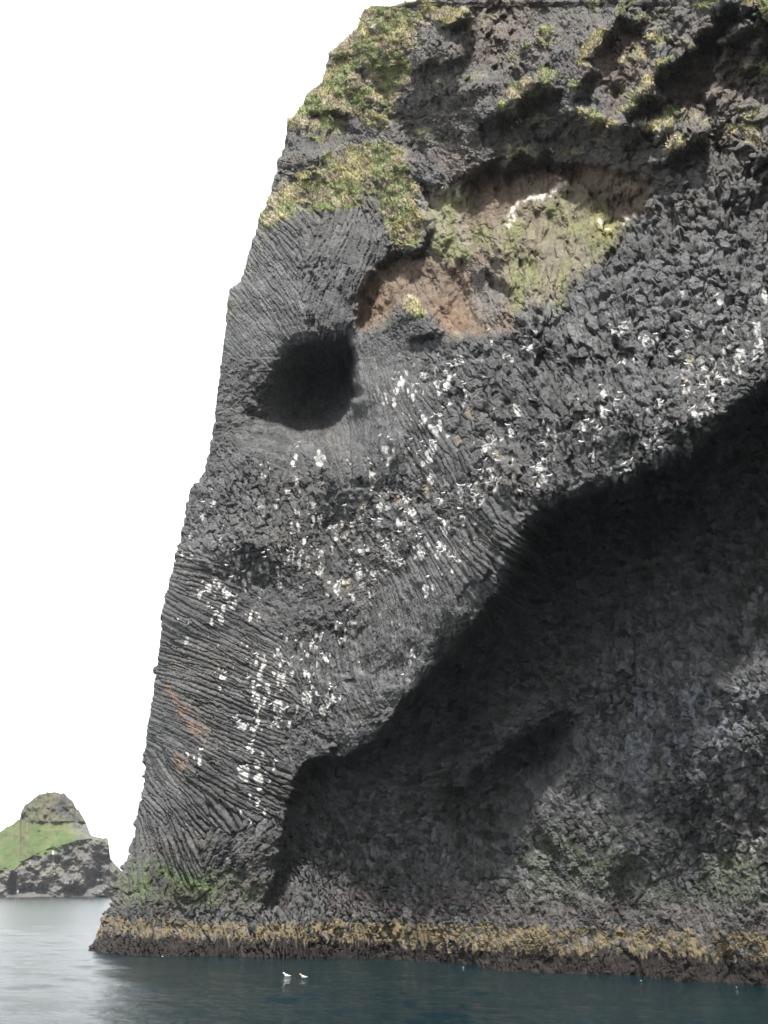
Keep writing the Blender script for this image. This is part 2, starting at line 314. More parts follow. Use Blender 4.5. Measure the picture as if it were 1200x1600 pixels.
# ------------------------------------------------------------------ rock pieces: anisotropic cells that follow the columns
# x, y, direction (degrees, downwards from +x), half length, half width, relief
CTL = [(300, 885, 10, 36, 4.2, 1.1), (275, 950, 32, 42, 4.2, 1.1), (330, 925, 22, 40, 4.2, 1.1), (390, 1000, 28, 38, 3.8, 1), (262, 1040, 14, 34, 3.8, .9), (330, 1060, 22, 40, 4, 1.1), (420, 1080, 22, 30, 4, 1),
 (300, 1150, 28, 34, 4, 1), (400, 1150, 20, 34, 5, 1.3), (350, 1215, 30, 34, 5.2, 1.3), (420, 1225, 22, 26, 6, 1.4), (262, 1240, 42, 30, 4, 1), (330, 1285, 48, 24, 5.5, 1.3), (245, 1310, 72, 28, 4, 1.3), (285, 1330, 66, 30, 4.4, 1.4),
 (212, 1340, 98, 24, 3.6, 1.1), (350, 1320, 130, 18, 6, 1.3), (400, 1340, 128, 16, 5.5, 1.2), (240, 1390, 92, 18, 5, .9), (340, 1400, 100, 12, 6, .9), (245, 1130, 22, 24, 3.4, .7), (240, 1200, 60, 18, 3.6, .7),
 (805, 850, 34, 46, 4.8, 1.5), (765, 870, 38, 44, 4.6, 1.4), (725, 890, 52, 30, 4.6, 1.1), (650, 905, 62, 34, 5, 1), (605, 860, 60, 14, 6, 1.2), (650, 980, 86, 34, 3.4, .9), (705, 965, 82, 20, 4, .9), (580, 1000, 88, 30, 3.2, .9), (620, 1040, 86, 24, 3.4, .8),
 (560, 1095, 70, 14, 4, .8), (500, 1140, 40, 9, 4.5, .9), (600, 1130, -25, 9, 4, .9), (700, 1020, -30, 9, 4, 1), (490, 1030, 84, 16, 4.5, 1), (500, 1090, 80, 16, 5, 1), (450, 1130, 25, 14, 5, 1), (470, 1170, 60, 9, 4, .8),
 (680, 720, 56, 30, 5, 1), (650, 650, 54, 30, 5, .9), (600, 680, 92, 26, 5, .7), (565, 720, 86, 26, 4.5, .7), (610, 600, 70, 14, 3.4, .5), (570, 610, 80, 12, 3, .5), (720, 780, 80, 14, 6.5, 1.4), (640, 780, 75, 13, 6.5, 1.5), (580, 790, 80, 12, 6, 1.4),
 (530, 820, 75, 11, 5.5, 1.3), (480, 820, 78, 12, 5.5, 1.2), (440, 780, 75, 16, 6, 1.1), (430, 900, 70, 10, 5, 1), (470, 960, -50, 10, 4, .9), (540, 930, -60, 9, 4.5, 1), (420, 960, 30, 12, 4.5, .9),
 (450, 340, 42, 22, 3.6, .8), (440, 430, 52, 24, 3.2, .8), (400, 450, 52, 22, 3.2, .7), (380, 520, 50, 18, 3.4, .6), (560, 400, 112, 26, 4, 1.2), (520, 370, 116, 22, 4.5, 1.1), (500, 430, 120, 14, 4.5, 1.1), (545, 470, 104, 22, 4.2, 1.1),
 (365, 600, 150, 11, 4.2, 1), (350, 660, 165, 13, 4.2, 1.1), (400, 690, 10, 14, 4.5, 1.1), (480, 610, 60, 8, 4, .9), (470, 720, 60, 9, 4.5, .9), (340, 720, 60, 9, 5, 1.1),
 (325, 780, 80, 13, 6, 1.1), (380, 795, 82, 14, 9, 1.3), (310, 840, 85, 12, 7, 1.2), (395, 760, 70, 12, 8, 1.3), (420, 840, 70, 14, 7, 1.2),
 (1080, 370, -30, 15, 9.5, 2.0), (1130, 300, -52, 17, 10, 2.0), (1010, 440, -42, 15, 9, 1.9), (1180, 400, -30, 13, 8, 1.9), (1060, 450, -30, 13, 8, 1.8), (1180, 250, -55, 18, 10, 1.9), (1000, 380, -50, 14, 8, 1.8), (1350, 350, -45, 16, 9, 1.9),
 (900, 520, 80, 18, 9, 1.7), (935, 560, 82, 22, 9, 1.6), (855, 560, 62, 14, 8, 1.5), (770, 560, 60, 10, 6.5, 1.4), (700, 560, 60, 9, 5.5, 1.1), (780, 640, 80, 14, 8.5, 1.5), (720, 650, 70, 12, 7.5, 1.4), (1000, 590, 78, 11, 7, 1.5), (1100, 520, -20, 11, 7, 1.5),
 (880, 700, 86, 18, 6, 1.1), (950, 715, 86, 16, 6, 1.1), (820, 720, 80, 14, 7, 1.3), (870, 630, 82, 18, 8, 1.4), (1160, 480, -20, 11, 7, 1.6), (640, 540, 60, 8, 4.5, 1),
 (1140, 190, -48, 18, 9, 1.5), (1090, 260, -45, 16, 8, 1.5), (1350, 150, -50, 18, 9, 1.4),
 (1110, 640, -20, 9, 6, 1.2), (1010, 740, 10, 9.5, 6, 1.3), (900, 790, 0, 8, 4.5, 1), (1190, 600, -20, 9, 6, 1.2), (1350, 560, -20, 10, 6, 1.2), (860, 800, 40, 14, 5, 1),
 (900, 900, -25, 7, 4, .9), (1100, 800, -30, 7.5, 5, 1), (1190, 720, -30, 7.5, 5, 1), (700, 1150, -20, 7, 4, .9), (600, 1250, 0, 7.5, 4, .9), (850, 1050, 10, 7, 4, .9), (1000, 1050, 80, 8.5, 5.5, 1), (1100, 1150, 80, 10, 7, 1.1), (950, 1200, 80, 10, 6, 1),
 (1150, 1000, 60, 9, 6, 1), (1100, 1300, 72, 10, 7, 1.1), (1200, 1250, 72, 11, 8, 1.2), (800, 1350, 80, 9, 6, .9), (600, 1380, 80, 9, 5, .9), (480, 1300, 80, 7.5, 4.5, .9), (1350, 1000, 60, 9, 6, 1), (1350, 1300, 70, 10, 7, 1), (960, 1340, 80, 10, 6, 1), (450, 1400, 80, 9, 5, .9),
 (680, 210, 35, 9, 5, 1.2), (720, 260, 30, 10, 5.5, 1.2), (760, 100, 60, 10, 6, 1), (850, 70, 60, 9, 5.5, .9), (900, 230, 0, 11, 6, 1.1), (820, 200, 10, 10, 6, 1), (700, 60, 80, 16, 8, .8), (560, 150, -20, 12, 8, 1.2), (600, 60, -25, 13, 8, 1.2), (520, 110, -30, 12, 8, 1.2), (500, 200, 80, 14, 8, .9),
 (480, 290, 25, 11, 6.5, 1), (540, 280, 40, 11, 6, .9), (620, 300, 60, 11, 7, 1.2), (620, 360, 70, 11, 7, 1.2), (590, 210, 40, 11, 6, 1.1),
 (800, 300, 0, 22, 14, .35), (700, 350, 60, 18, 10, .5), (850, 400, 100, 28, 8, .6), (900, 380, 100, 26, 8, .6), (720, 460, 30, 22, 14, .3), (600, 460, 110, 20, 12, .35), (960, 120, 80, 20, 12, .4), (920, 280, 0, 24, 14, .35), (1060, 120, -40, 14, 9, .8), (1000, 30, -40, 12, 7, .9), (1180, 60, -30, 14, 8, .8), (780, 0, 80, 24, 14, .4)]
for x in range(180, 1560, 110):
    yb = np.interp(x, WL[:, 0], WL[:, 1])
    CTL += [(x, yb - 42, 88, 11, 4, 1.1), (x + 50, yb - 10, 91, 16, 3.4, 1.1), (x + 20, yb - 26, 88, 12, 3.8, 1.1), (x, yb - 62, 84, 9, 5, 1.0), (x + 40, yb + 30, 90, 14, 4, 1)]
CTL = np.array(CTL, float)
def fields(x, y):
    x = np.atleast_1d(x); y = np.atleast_1d(y); out = np.zeros((len(x), 6))
    for s in range(0, len(x), 4000):
        dx = x[s:s + 4000, None] - CTL[None, :, 0]; dy = y[s:s + 4000, None] - CTL[None, :, 1]
        w = 1.0 / (dx * dx + dy * dy + 60) ** 2.2; w /= w.sum(1, keepdims=True)
        a2 = np.radians(CTL[:, 2]) * 2
        out[s:s + 4000, 0] = 0.5 * np.arctan2(w @ np.sin(a2), w @ np.cos(a2))
        out[s:s + 4000, 1] = np.exp(w @ np.log(CTL[:, 3])); out[s:s + 4000, 2] = np.exp(w @ np.log(CTL[:, 4])); out[s:s + 4000, 3] = w @ CTL[:, 5]
    el = out[:, 1] / out[:, 2]; k = 0.70 + 0.06 * smooth(2.5, 4.5, el); out[:, 1] *= k * (1 + 0.15 * smooth(2.5, 4.5, el)); out[:, 2] *= k
    return out
# seeds by density
cand_n = 500000
cx = rng.uniform(X0, X0 + ST * NW, cand_n); cy = rng.uniform(Y0, Y0 + ST * NH, cand_n)
ok = (cx > xs_of(cy) - 25) & (cy < 1600)
cx, cy = cx[ok], cy[ok]; F = fields(cx, cy)
keep = rng.random(len(cx)) < (ST * NW * ST * NH / cand_n) / (3.6 * F[:, 1] * F[:, 2])
sx, sy = cx[keep], cy[keep]
VS = 1.3334                                                    # cell raster step
VW, VH = int(ST * NW / VS), int(ST * NH / VS)
def voronoi(sx, sy, F):
    best = np.full((VH, VW), 1e9, np.float32); second = np.full((VH, VW), 1e9, np.float32); idx = np.full((VH, VW), -1, np.int32)
    ca, sa = np.cos(F[:, 0]), np.sin(F[:, 0]); A, B = F[:, 1], F[:, 2]
    for k in range(len(sx)):
        ex = 2.1 * math.hypot(A[k] * ca[k], B[k] * sa[k]) + 3; ey = 2.1 * math.hypot(A[k] * sa[k], B[k] * ca[k]) + 3
        i0 = max(0, int((sx[k] - ex - X0) / VS)); i1 = min(VW, int((sx[k] + ex - X0) / VS) + 1)
        j0 = max(0, int((sy[k] - ey - Y0) / VS)); j1 = min(VH, int((sy[k] + ey - Y0) / VS) + 1)
        if i1 <= i0 or j1 <= j0: continue
        dx = (X0 + VS * np.arange(i0, i1, dtype=np.float32) - sx[k])[None, :]; dy = (Y0 + VS * np.arange(j0, j1, dtype=np.float32) - sy[k])[:, None]
        q = ((dx * ca[k] + dy * sa[k]) / A[k]) ** 2 + ((-dx * sa[k] + dy * ca[k]) / B[k]) ** 2
        bb = best[j0:j1, i0:i1]; m = q < bb
        second[j0:j1, i0:i1] = np.where(m, bb, np.minimum(second[j0:j1, i0:i1], q))
        idx[j0:j1, i0:i1][m] = k; bb[m] = q[m]
    return best, second, idx
jj, ii = np.mgrid[0:VH, 0:VW]
for it in range(2):
    F = fields(sx, sy)
    best, second, idx = voronoi(sx, sy, F)
    if it < 1:
        m = idx >= 0; c = np.bincount(idx[m], minlength=len(sx)); gd = c > 0
        mxx = np.bincount(idx[m], X0 + VS * ii[m], minlength=len(sx)); myy = np.bincount(idx[m], Y0 + VS * jj[m], minlength=len(sx))
        sx = np.where(gd, sx * 0.3 + 0.7 * mxx / np.maximum(c, 1), sx); sy = np.where(gd, sy * 0.3 + 0.7 * myy / np.maximum(c, 1), sy)
NS = len(sx)
CELL_OFF = rng.normal(0, 1, NS).clip(-1.6, 1.6); CELL_TX = rng.normal(0, 1, NS).clip(-1.5, 1.5); CELL_TY = rng.normal(0, 1, NS).clip(-1.5, 1.5); CELL_C = rng.normal(0, 1, NS).clip(-2, 2)

# ------------------------------------------------------------------ the cliff grid
COLS_MAIN, ROWS_MAIN = 800, 1120
t_main = np.linspace(0, 1, COLS_MAIN)
XR = 1240.0
t_ext = 1 + np.concatenate([np.linspace(0.002, 0.185, 80), [0.2, 0.22, 0.25, 0.3, 0.4, 0.55]])
tt = np.concatenate([t_main, t_ext])
v_ext = -np.concatenate([[0.3, 0.25, 0.2, 0.16, 0.13, 0.105, 0.085], np.linspace(0.07, 0.0018, 32)]); NT = len(v_ext)
vv = np.concatenate([v_ext, np.linspace(0, 1, ROWS_MAIN)])
YT = -30.0
xb = 122 + tt * (XR - 122); yb = np.interp(xb, WL[:, 0], WL[:, 1], right=1552) + 20
PY = YT + vv[:, None] * (yb[None, :] - YT)
for _ in range(1):
    S_ = xs_of(PY)
    PX = S_ + tt[None, :] * (XR - S_)
dx, dy, dz = ray(PX, PY); hor = np.hypot(dx, dy)
theta = np.arctan2(dx, dy); tel = dz / hor
rb = np.interp(theta, TH, RB)
r_h = rb / (1 - LEAN * np.clip(tel, -0.3, 3.0))
dist = r_h * np.sqrt(1 + tel * tel)                          # along the line of sight
dd = samp(dep, PX, PY)
wl_y = np.interp(PX, WL[:, 0], WL[:, 1])
dd = dd * np.maximum(smooth(0, 60, wl_y - PY + 6), samp(blur(arch, 12 / ST), PX, PY))                        # relief dies out at the waterline
wsil = np.clip((PX - S_) / np.interp(PY, [0, 25, 70, 300, 700, 1490], [20, 28, 62, 90, 95, 80]), 0, 1)
rad_s = np.interp(PY, [0, 25, 70, 300, 700, 1490], [2, 3, 6, 7, 7, 5])
dd = dd * smooth(0, 0.5, wsil) + rad_s * (1 - np.sqrt(np.clip(1 - (1 - wsil) ** 2, 0, 1)))
dist = dist + dd
ul = np.sqrt(dx * dx + dy * dy + dz * dz)
P = np.stack([dx / ul * dist, dy / ul * dist, CAM_H + dz / ul * dist], -1)
def normals(P):
    gu = np.gradient(P, axis=1); gv = np.gradient(P, axis=0)
    n = np.cross(gu, gv); n /= np.linalg.norm(n, axis=-1, keepdims=True) + 1e-9
    return n
NRM = -normals(P)
view = -np.stack([dx / ul, dy / ul, dz / ul], -1)
NRM *= np.sign((NRM * view).sum(-1, keepdims=True) + 1e-6)
NRM = np.stack([blur(NRM[..., k].astype(np.float32), 4.0) for k in range(3)], -1)
NRM /= np.linalg.norm(NRM, axis=-1, keepdims=True) + 1e-9
# sample the cells
colness = smooth(2.6, 4.2, (lambda f: (f[:, 1] / f[:, 2]))(F))[np.maximum(idx, 0)][np.clip(((PY - Y0) / VS).astype(int), 0, VH - 1), np.clip(((PX - X0) / VS).astype(int), 0, VW - 1)]
wk = 1 - 0.72 * colness
WX = PX + wk * ((fbm2(PX / 15, PY / 15, 171, 2) - 0.5) * 11 + (vnoise2(PX / 5, PY / 5, 173) - 0.5) * 6)
WY = PY + wk * ((fbm2(PX / 15, PY / 15, 181, 2) - 0.5) * 11 + (vnoise2(PX / 5, PY / 5, 183) - 0.5) * 6)
ci = np.clip(((WX - X0) / VS + 0.5).astype(int), 0, VW - 1); cj = np.clip(((WY - Y0) / VS + 0.5).astype(int), 0, VH - 1)
CID = idx[cj, ci]; CID = np.where(CID < 0, 0, CID)
Fc = F[CID]
du = WX - sx[CID]; dv = WY - sy[CID]
ua = (du * np.cos(Fc[..., 0]) + dv * np.sin(Fc[..., 0])) / Fc[..., 1]; ub = (-du * np.sin(Fc[..., 0]) + dv * np.cos(Fc[..., 0])) / Fc[..., 2]
f1 = np.sqrt(np.minimum(best[cj, ci], 9)); f2 = np.sqrt(np.minimum(second[cj, ci], 16))
m_per_px = dist / FPX
elong = Fc[..., 1] / Fc[..., 2]
iscol = smooth(2.6, 4.2, elong)
rw_ = samp(arch_in * wall, PX, PY); dc_ = samp(arch_in * (1 - wall), PX, PY)
amp = (1 + 0.9 * dc_ - 0.2 * rw_) * (1 - 0.25 * smooth(820, 700, PX) * smooth(480, 560, PY) * smooth(1000, 900, PY)) * (1 - 0.4 * smooth(300, 230, PY) * smooth(1000, 900, PX)) * Fc[..., 3] * Fc[..., 2] * m_per_px * (0.50 + 0.10 * iscol)
crack = smooth(0.0, 0.30, f2 - f1)
open_ = smooth(0.38, 0.62, fbm2(PX / 24, PY / 24, 191, 3))            # joints are open in some places, tight in others
prof_col = np.clip(1.35 - np.abs(ub + 0.25 * CELL_TX[CID]) * 1.25, -0.2, 0.85)
prof_lump = 0.9 * np.clip(1.1 - f1, -0.3, 0.42) + 0.50 * (CELL_TX[CID] * ua + CELL_TY[CID] * ub)
prof = prof_lump * (1 - iscol) + (prof_col + 0.12 * CELL_TY[CID] * ua) * iscol
micro = amp * (prof + 0.55 * CELL_OFF[CID] * (1 - 0.3 * iscol) - (0.30 + 0.95 * open_) * (1 - crack))
cover = samp(np.clip(blur(niche, 6 / ST) - 0.3 * pblur(drape_poly, 4), 0, 1), PX, PY)
pf = P.reshape(-1, 3)
fine = (vnoise3(pf * 1.1) - 0.5) * 0.45 + (vnoise3(pf * 2.6 + 9) - 0.5) * 0.22 + (vnoise3(pf * 6 + 4) - 0.5) * 0.10
def ridged(p): return 1 - np.abs(2 * vnoise3(p) - 1)
fine = fine + (ridged(pf * np.array([0.8, 0.8, 0.7]) + 3) - 0.6) * 0.26 + (ridged(pf * 1.9 + 17) - 0.6) * 0.19 + (ridged(pf * 4.3 + 31) - 0.6) * 0.19 + (vnoise3(pf * 9.5 + 5) - 0.5) * 0.10
fine = fine.reshape(P.shape[:2]) * (0.42 + 0.20 * smooth(420, 250, PY)) * (1 - 0.4 * rw_)
micro = micro * (1 - 0.4 * cover) + fine * (0.85 - 0.4 * iscol)
micro *= smooth(-10, 6, wl_y - PY + 12)

# ------------------------------------------------------------------ colours (what the rock itself is covered with, and a painted rim highlight)
nz1 = fbm2(PX / 40, PY / 40, 61, 4); nz2 = fbm2(PX / 11, PY / 11, 71, 3); nz3 = fbm2(PX / 120, PY / 120, 81, 3); nzv = fbm2(PX / 5, PY / 26, 91, 3)
def mixc(c, col, m):
    return c + (np.array(col, np.float32) - c) * np.clip(m, 0, 1)[..., None]
C = np.empty(P.shape, np.float32); C[:] = (0.060, 0.0605, 0.061)
C *= (1 + (0.26 + 0.2 * samp(arch_in, PX, PY)) * CELL_C[CID] * (1 - cover) + 0.9 * (nz3 - 0.5) + 0.5 * (fbm2(PX / 8, PY / 8, 411, 3) - 0.5))[..., None]
C = mixc(C, (0.095, 0.085, 0.074), 0.45 * smooth(0.5, 0.75, nz1) * smooth(500, 760, PY) * (1 - samp(arch_in, PX, PY)))
def pm(pts, s): return samp(pblur(pts, s), PX, PY)
C = mixc(C, (0.075, 0.066, 0.057), 0.85 * smooth(420, 260, PY) * smooth(0.25, 0.5, nz1))
# brown tuff
tuff = cover
C = mixc(C, (0.105, 0.079, 0.058), 0.95 * tuff)
C = mixc(C, (0.125, 0.084, 0.057), 0.9 * pm([(668, 480), (720, 470), (742, 500), (720, 522), (690, 512)], 8) + 0.8 * pm([(570, 440), (600, 425), (610, 470), (575, 515), (562, 500)], 9))
C = mixc(C, (0.10, 0.095, 0.09), 0.8 * pm([(735, 420), (778, 410), (795, 480), (770, 515), (740, 480)], 9))
C = mixc(C, (0.115, 0.085, 0.066), 0.9 * pm([(965, 42), (1010, 52), (1002, 108), (964, 186), (936, 140), (944, 80)], 8) + 0.7 * pm([(740, -60), (860, -60), (830, 40), (775, 120), (738, 90)], 12) + 0.6 * pm([(1095, 60), (1190, 70), (1150, 170), (1080, 190), (1030, 180)], 16)
         + 0.7 * pm([(670, 240), (760, 262), (1020, 270), (1020, 300), (860, 292), (740, 300)], 10))
drape = pm([(752, 388), (764, 362), (786, 342), (812, 322), (828, 306), (868, 294), (884, 318), (926, 312), (944, 346), (986, 342), (950, 398), (905, 436), (856, 478), (812, 482), (788, 440), (776, 408)], 6); tanp = samp(pblur(tan_poly, 6), PX, PY)
olive = pm([(668, 300), (724, 300), (742, 345), (775, 358), (792, 340), (828, 306), (870, 294), (930, 312), (986, 342), (950, 398), (905, 436), (856, 480), (806, 488), (788, 440), (772, 408), (740, 392), (716, 410), (680, 396)], 7)
C = mixc(C, (0.118, 0.10, 0.068), 0.85 * olive * smooth(0.3, 0.55, fbm2(PX / 14, PY / 34, 331, 3)))
C = mixc(C, (0.125, 0.112, 0.076), 0.7 * drape * smooth(0.3, 0.5, fbm2(PX / 9, PY / 30, 341, 3))); C = mixc(C, (0.17, 0.155, 0.12), 0.7 * tanp)
C = mixc(C, (0.11, 0.115, 0.052), 0.75 * olive * smooth(0.42, 0.62, fbm2(PX / 26, PY / 60, 101, 3)))
C = mixc(C, (0.15, 0.135, 0.035), 0.7 * pm([(922, 312), (944, 346), (975, 345), (950, 375), (930, 372)], 6))
# bright highlight along the rim of the drape, painted into the colour
rim = np.maximum(samp(line_mask([(795, 356), (802, 334), (826, 308), (850, 312), (866, 296), (882, 294)], 4, 2), PX, PY), samp(line_mask([(668, 298), (690, 303), (722, 290)], 5, 3), PX, PY))
rim = np.maximum(rim, 0.8 * samp(line_mask([(940, 352), (965, 352), (988, 342)], 3, 2), PX, PY))
C = mixc(C, (0.50, 0.46, 0.41), 0.8 * rim * smooth(0.35, 0.6, nz2))
# moss and grass
TURF = [([(560, -20), (655, -20), (652, 60), (640, 120), (625, 190), (600, 200), (540, 190), (470, 190), (440, 200), (470, 160), (510, 80)], 1.0),
        ([(440, 285), (480, 250), (540, 230), (600, 215), (640, 240), (600, 300), (560, 330), (500, 330), (440, 345), (400, 380), (405, 330)], 0.9),
        ([(590, 225), (630, 235), (655, 300), (672, 350), (660, 395), (610, 395), (600, 330)], 1.0), ([(345, 500), (356, 460), (380, 430), (400, 380), (412, 390), (390, 440), (372, 480), (358, 520)], 0.8),
        ([(620, 470), (640, 462), (668, 480), (672, 500), (640, 498)], 1.0), ([(690, 520), (735, 516), (730, 530), (695, 532)], 1.0), ([(440, 170), (480, 140), (560, 120), (580, 180), (540, 215), (440, 220)], 0.8),
        ([(860, 468), (900, 450), (880, 490), (850, 500)], 0.6), ([(780, 130), (860, 110), (865, 150), (790, 175)], 0.7), ([(1000, 180), (1050, 200), (1040, 215), (960, 215)], 0.6), ([(500, 682), (540, 655), (548, 662), (515, 692)], 0.7),
        ([(660, 15), (740, 5), (738, 40), (695, 50)], 0.8), ([(780, 235), (840, 232), (840, 250), (790, 250)], 0.6), ([(930, -30), (1000, -30), (1000, 20), (960, 30)], 0.6)]
moss = np.zeros(PX.shape, np.float32)
for pts, k in TURF: moss = np.maximum(moss, k * pm(pts, 8))
moss = np.maximum(moss, 0.95 * samp(ridge_m, PX, PY) * smooth(0.3, 0.52, fbm2(PX / 28, PY / 28, 371, 3)))
moss = np.maximum(moss, 0.6 * smooth(300, 220, PY) * smooth(0.5, 0.62, fbm2(PX / 45, PY / 30, 381, 3)))
up = smooth(-0.35, 0.55, NRM[..., 2] + 1.2 * (micro / np.maximum(amp, 0.05) * 0.1))
mnz = fbm2(PX / 19, PY / 13, 251, 4, 0.65)
moss = smooth(0.30, 0.78, moss * (0.05 + 1.2 * mnz + 0.7 * (nz1 - 0.5) + 0.36 * up)) 
mc = np.where((fbm2(PX / 30, PY / 30, 111, 3) > 0.56)[..., None], np.array((0.27, 0.245, 0.11), np.float32), np.array((0.18, 0.20, 0.08), np.float32))
mc = mixc(mc.astype(np.float32), (0.29, 0.24, 0.165), 0.8 * smooth(0.5, 0.62, fbm2(PX / 16, PY / 12, 261, 3)))
mc = np.clip(mc * (0.38 + 1.1 * nz2[..., None]), 0, 0.5)
mc = mc * 0.88 + 0.12 * mc.mean(-1, keepdims=True)
C = C + (mc - C) * (0.80 * moss)[..., None]
# green algae and the tide bands
hw = wl_y - PY                                                # pixels above the waterline
alg = 0.8 * pm([(185, 1360), (240, 1345), (300, 1372), (420, 1372), (430, 1410), (330, 1420), (180, 1410)], 10) * smooth(0.38, 0.6, nzv) + 0.38 * pm([(780, 1330), (900, 1270), (1060, 1330), (1240, 1310), (1240, 1420), (900, 1400), (800, 1400)], 22) * smooth(0.4, 0.6, nz1)
alg = np.maximum(alg, 0.75 * pm([(1110, 1340), (1180, 1325), (1200, 1400), (1130, 1410)], 12) * smooth(0.4, 0.6, nz2))
C = mixc(C, (0.075, 0.098, 0.036), 0.8 * alg)
C = mixc(C, (0.08, 0.125, 0.034), 0.85 * pm([(190, 1362), (240, 1350), (285, 1366), (340, 1362), (350, 1385), (280, 1400), (190, 1398)], 10) * smooth(0.25, 0.6, nzv))
C = mixc(C, (0.066, 0.054, 0.050), 0.6 * smooth(0, 30, hw - 55) * smooth(150, 95, hw) * smooth(0.35, 0.6, nz1))
och_lo = np.interp(PX, [130, 400, 700, 1000, 1200], [30, 28, 30, 40, 45]) + (nzv - 0.5) * 34
och_hi = np.interp(PX, [130, 400, 700, 1000, 1200], [58, 52, 66, 78, 86]) + (nzv - 0.5) * 26
och = smooth(-4, 4, hw - och_lo) * smooth(4, -4, hw - och_hi)
low = smooth(4, -4, hw - och_lo)
C = mixc(C, (0.015, 0.0115, 0.0095), 0.96 * low); C = mixc(C, np.array((0.125, 0.099, 0.057)), 0.93 * och * smooth(0.2, 0.5, nz2))
# rusty streaks, pale bluish streaks
C = mixc(C, (0.19, 0.115, 0.075), 0.7 * samp(line_mask([(262, 1068), (280, 1100), (312, 1138)], 7, 6), PX, PY) * smooth(0.35, 0.55, nz2) + 0.6 * samp(line_mask([(275, 1180), (288, 1205)], 7, 5), PX, PY) * smooth(0.35, 0.55, nz2))
C = mixc(C, (0.20, 0.225, 0.26), 0.55 * pm([(900, 1180), (960, 1060), (1150, 1020), (1190, 1100), (1120, 1180), (990, 1230)], 30) * smooth(0.52, 0.66, fbm2(PX / 9, PY / 24, 121, 3)))
C = mixc(C, (0.36, 0.33, 0.32), 0.7 * pm([(1140, 1230), (1195, 1210), (1210, 1330), (1150, 1330)], 14) * smooth(0.52, 0.64, nz2))
# bird droppings: (x, y, half width, streak length)
SPOTS = [(630, 595, 5), (619, 610, 6), (617, 624, 5), (651, 609, 5), (665, 585, 4), (683, 600, 6), (699, 582, 5), (701, 595, 4), (719, 562, 5), (729, 617, 5), (664, 652, 6), (687, 659, 5), (681, 669, 6), (678, 691, 8), (672, 704, 8), (605, 700, 5),
 (583, 742, 7), (606, 722, 4), (595, 791, 6), (634, 776, 5), (674, 747, 6), (690, 781, 5), (722, 768, 6), (742, 777, 5), (754, 781, 5), (767, 744, 5), (777, 760, 5), (812, 780, 6), (845, 727, 6), (847, 744, 6), (857, 690, 5), (772, 725, 5), (774, 688, 5), (762, 680, 5),
 (759, 694, 6), (800, 673, 6), (810, 637, 6), (857, 671, 5), (837, 518, 4), (832, 538, 5), (787, 555, 3), (972, 510, 7), (1009, 527, 6), (1029, 534, 5), (1060, 547, 5), (978, 565, 4), (1133, 514, 6), (1184, 508, 7), (1186, 524, 6), (1080, 567, 9), (1066, 580, 7), (1115, 568, 6), (1098, 568, 5),
 (1124, 586, 5), (1131, 591, 5), (1159, 551, 9), (1150, 571, 7), (1073, 607, 8), (1102, 599, 4), (1112, 617, 5), (1101, 639, 6), (1086, 637, 5), (1089, 655, 7), (1015, 641, 4), (964, 632, 5), (943, 647, 6), (916, 663, 6), (917, 682, 7), (929, 676, 6), (938, 679, 6), (1041, 660, 6), (1065, 668, 7), (1074, 688, 9),
 (1029, 688, 5), (1013, 702, 5), (1022, 715, 9), (1040, 702, 5), (981, 731, 6), (977, 743, 5), (927, 712, 4), (853, 751, 4), (1188, 545, 8), (1195, 456, 7), (1125, 470, 6), (1067, 457, 4),
 (459, 720, 3), (414, 744, 3), (410, 791, 3), (431, 786, 4), (452, 771, 4), (335, 785, 4), (347, 843, 4), (372, 880, 6), (409, 890, 4), (390, 896, 5), (382, 908, 5), (326, 916, 5), (312, 928, 4), (352, 923, 7), (325, 943, 4), (350, 948, 5), (345, 963, 6), (367, 941, 5),
 (405, 966, 5), (437, 911, 4), (471, 916, 4), (466, 818, 4), (491, 808, 4), (502, 805, 4), (476, 841, 4), (472, 863, 6), (481, 873, 6), (452, 871, 5), (502, 862, 6), (516, 824, 7), (502, 889, 6), (279, 991, 3), (286, 865, 4), (297, 843, 4),
 (567, 789, 7), (594, 788, 5), (567, 809, 7), (581, 829, 7), (623, 812, 5), (646, 798, 5), (696, 812, 5), (693, 823, 5), (724, 808, 6), (688, 849, 5), (684, 863, 5), (657, 856, 6), (657, 867, 6), (620, 847, 6), (612, 860, 6), (622, 875, 7), (565, 860, 5), (560, 891, 8), (584, 893, 6), (541, 908, 8), (568, 914, 6), (526, 918, 6), (666, 917, 6),
 (526, 976, 4), (533, 1001, 5), (642, 1033, 4), (551, 973, 3), (714, 877, 4), (540, 832, 6), (524, 823, 5), (351, 1058, 4), (411, 1032, 5), (407, 1050, 5), (435, 1016, 4), (453, 1036, 4), (440, 1055, 7), (419, 1070, 5), (397, 1076, 4), (403, 1085, 5), (413, 1094, 6), (435, 1099, 9), (432, 1122, 5), (453, 1126, 4), (381, 1133, 7), (397, 1138, 6), (393, 1164, 6), (403, 1192, 7), (381, 1202, 12), (405, 1215, 9),
 (312, 1181, 4), (313, 1192, 4), (488, 1005, 4), (511, 1024, 9), (477, 1048, 4), (480, 1086, 11), (515, 1088, 9), (504, 1106, 9), (403, 1249, 6), (500, 713, 12), (588, 41, 4), (580, 127, 4), (813, 185, 3), (862, 233, 3)]
g = np.zeros(gx.shape, np.float32)
sr = np.random.default_rng(5)
EXTRA = []
for (x, y, w) in SPOTS:
    if y < 480 or (x, y) == (500, 713): continue
    for k in range(sr.integers(1, 4)):
        t_ = sr.normal(0, 16); EXTRA.append((x + 0.6 * t_ + sr.normal(0, 7), y - 0.55 * t_ + sr.normal(0, 9), sr.uniform(2.0, 4.2)))
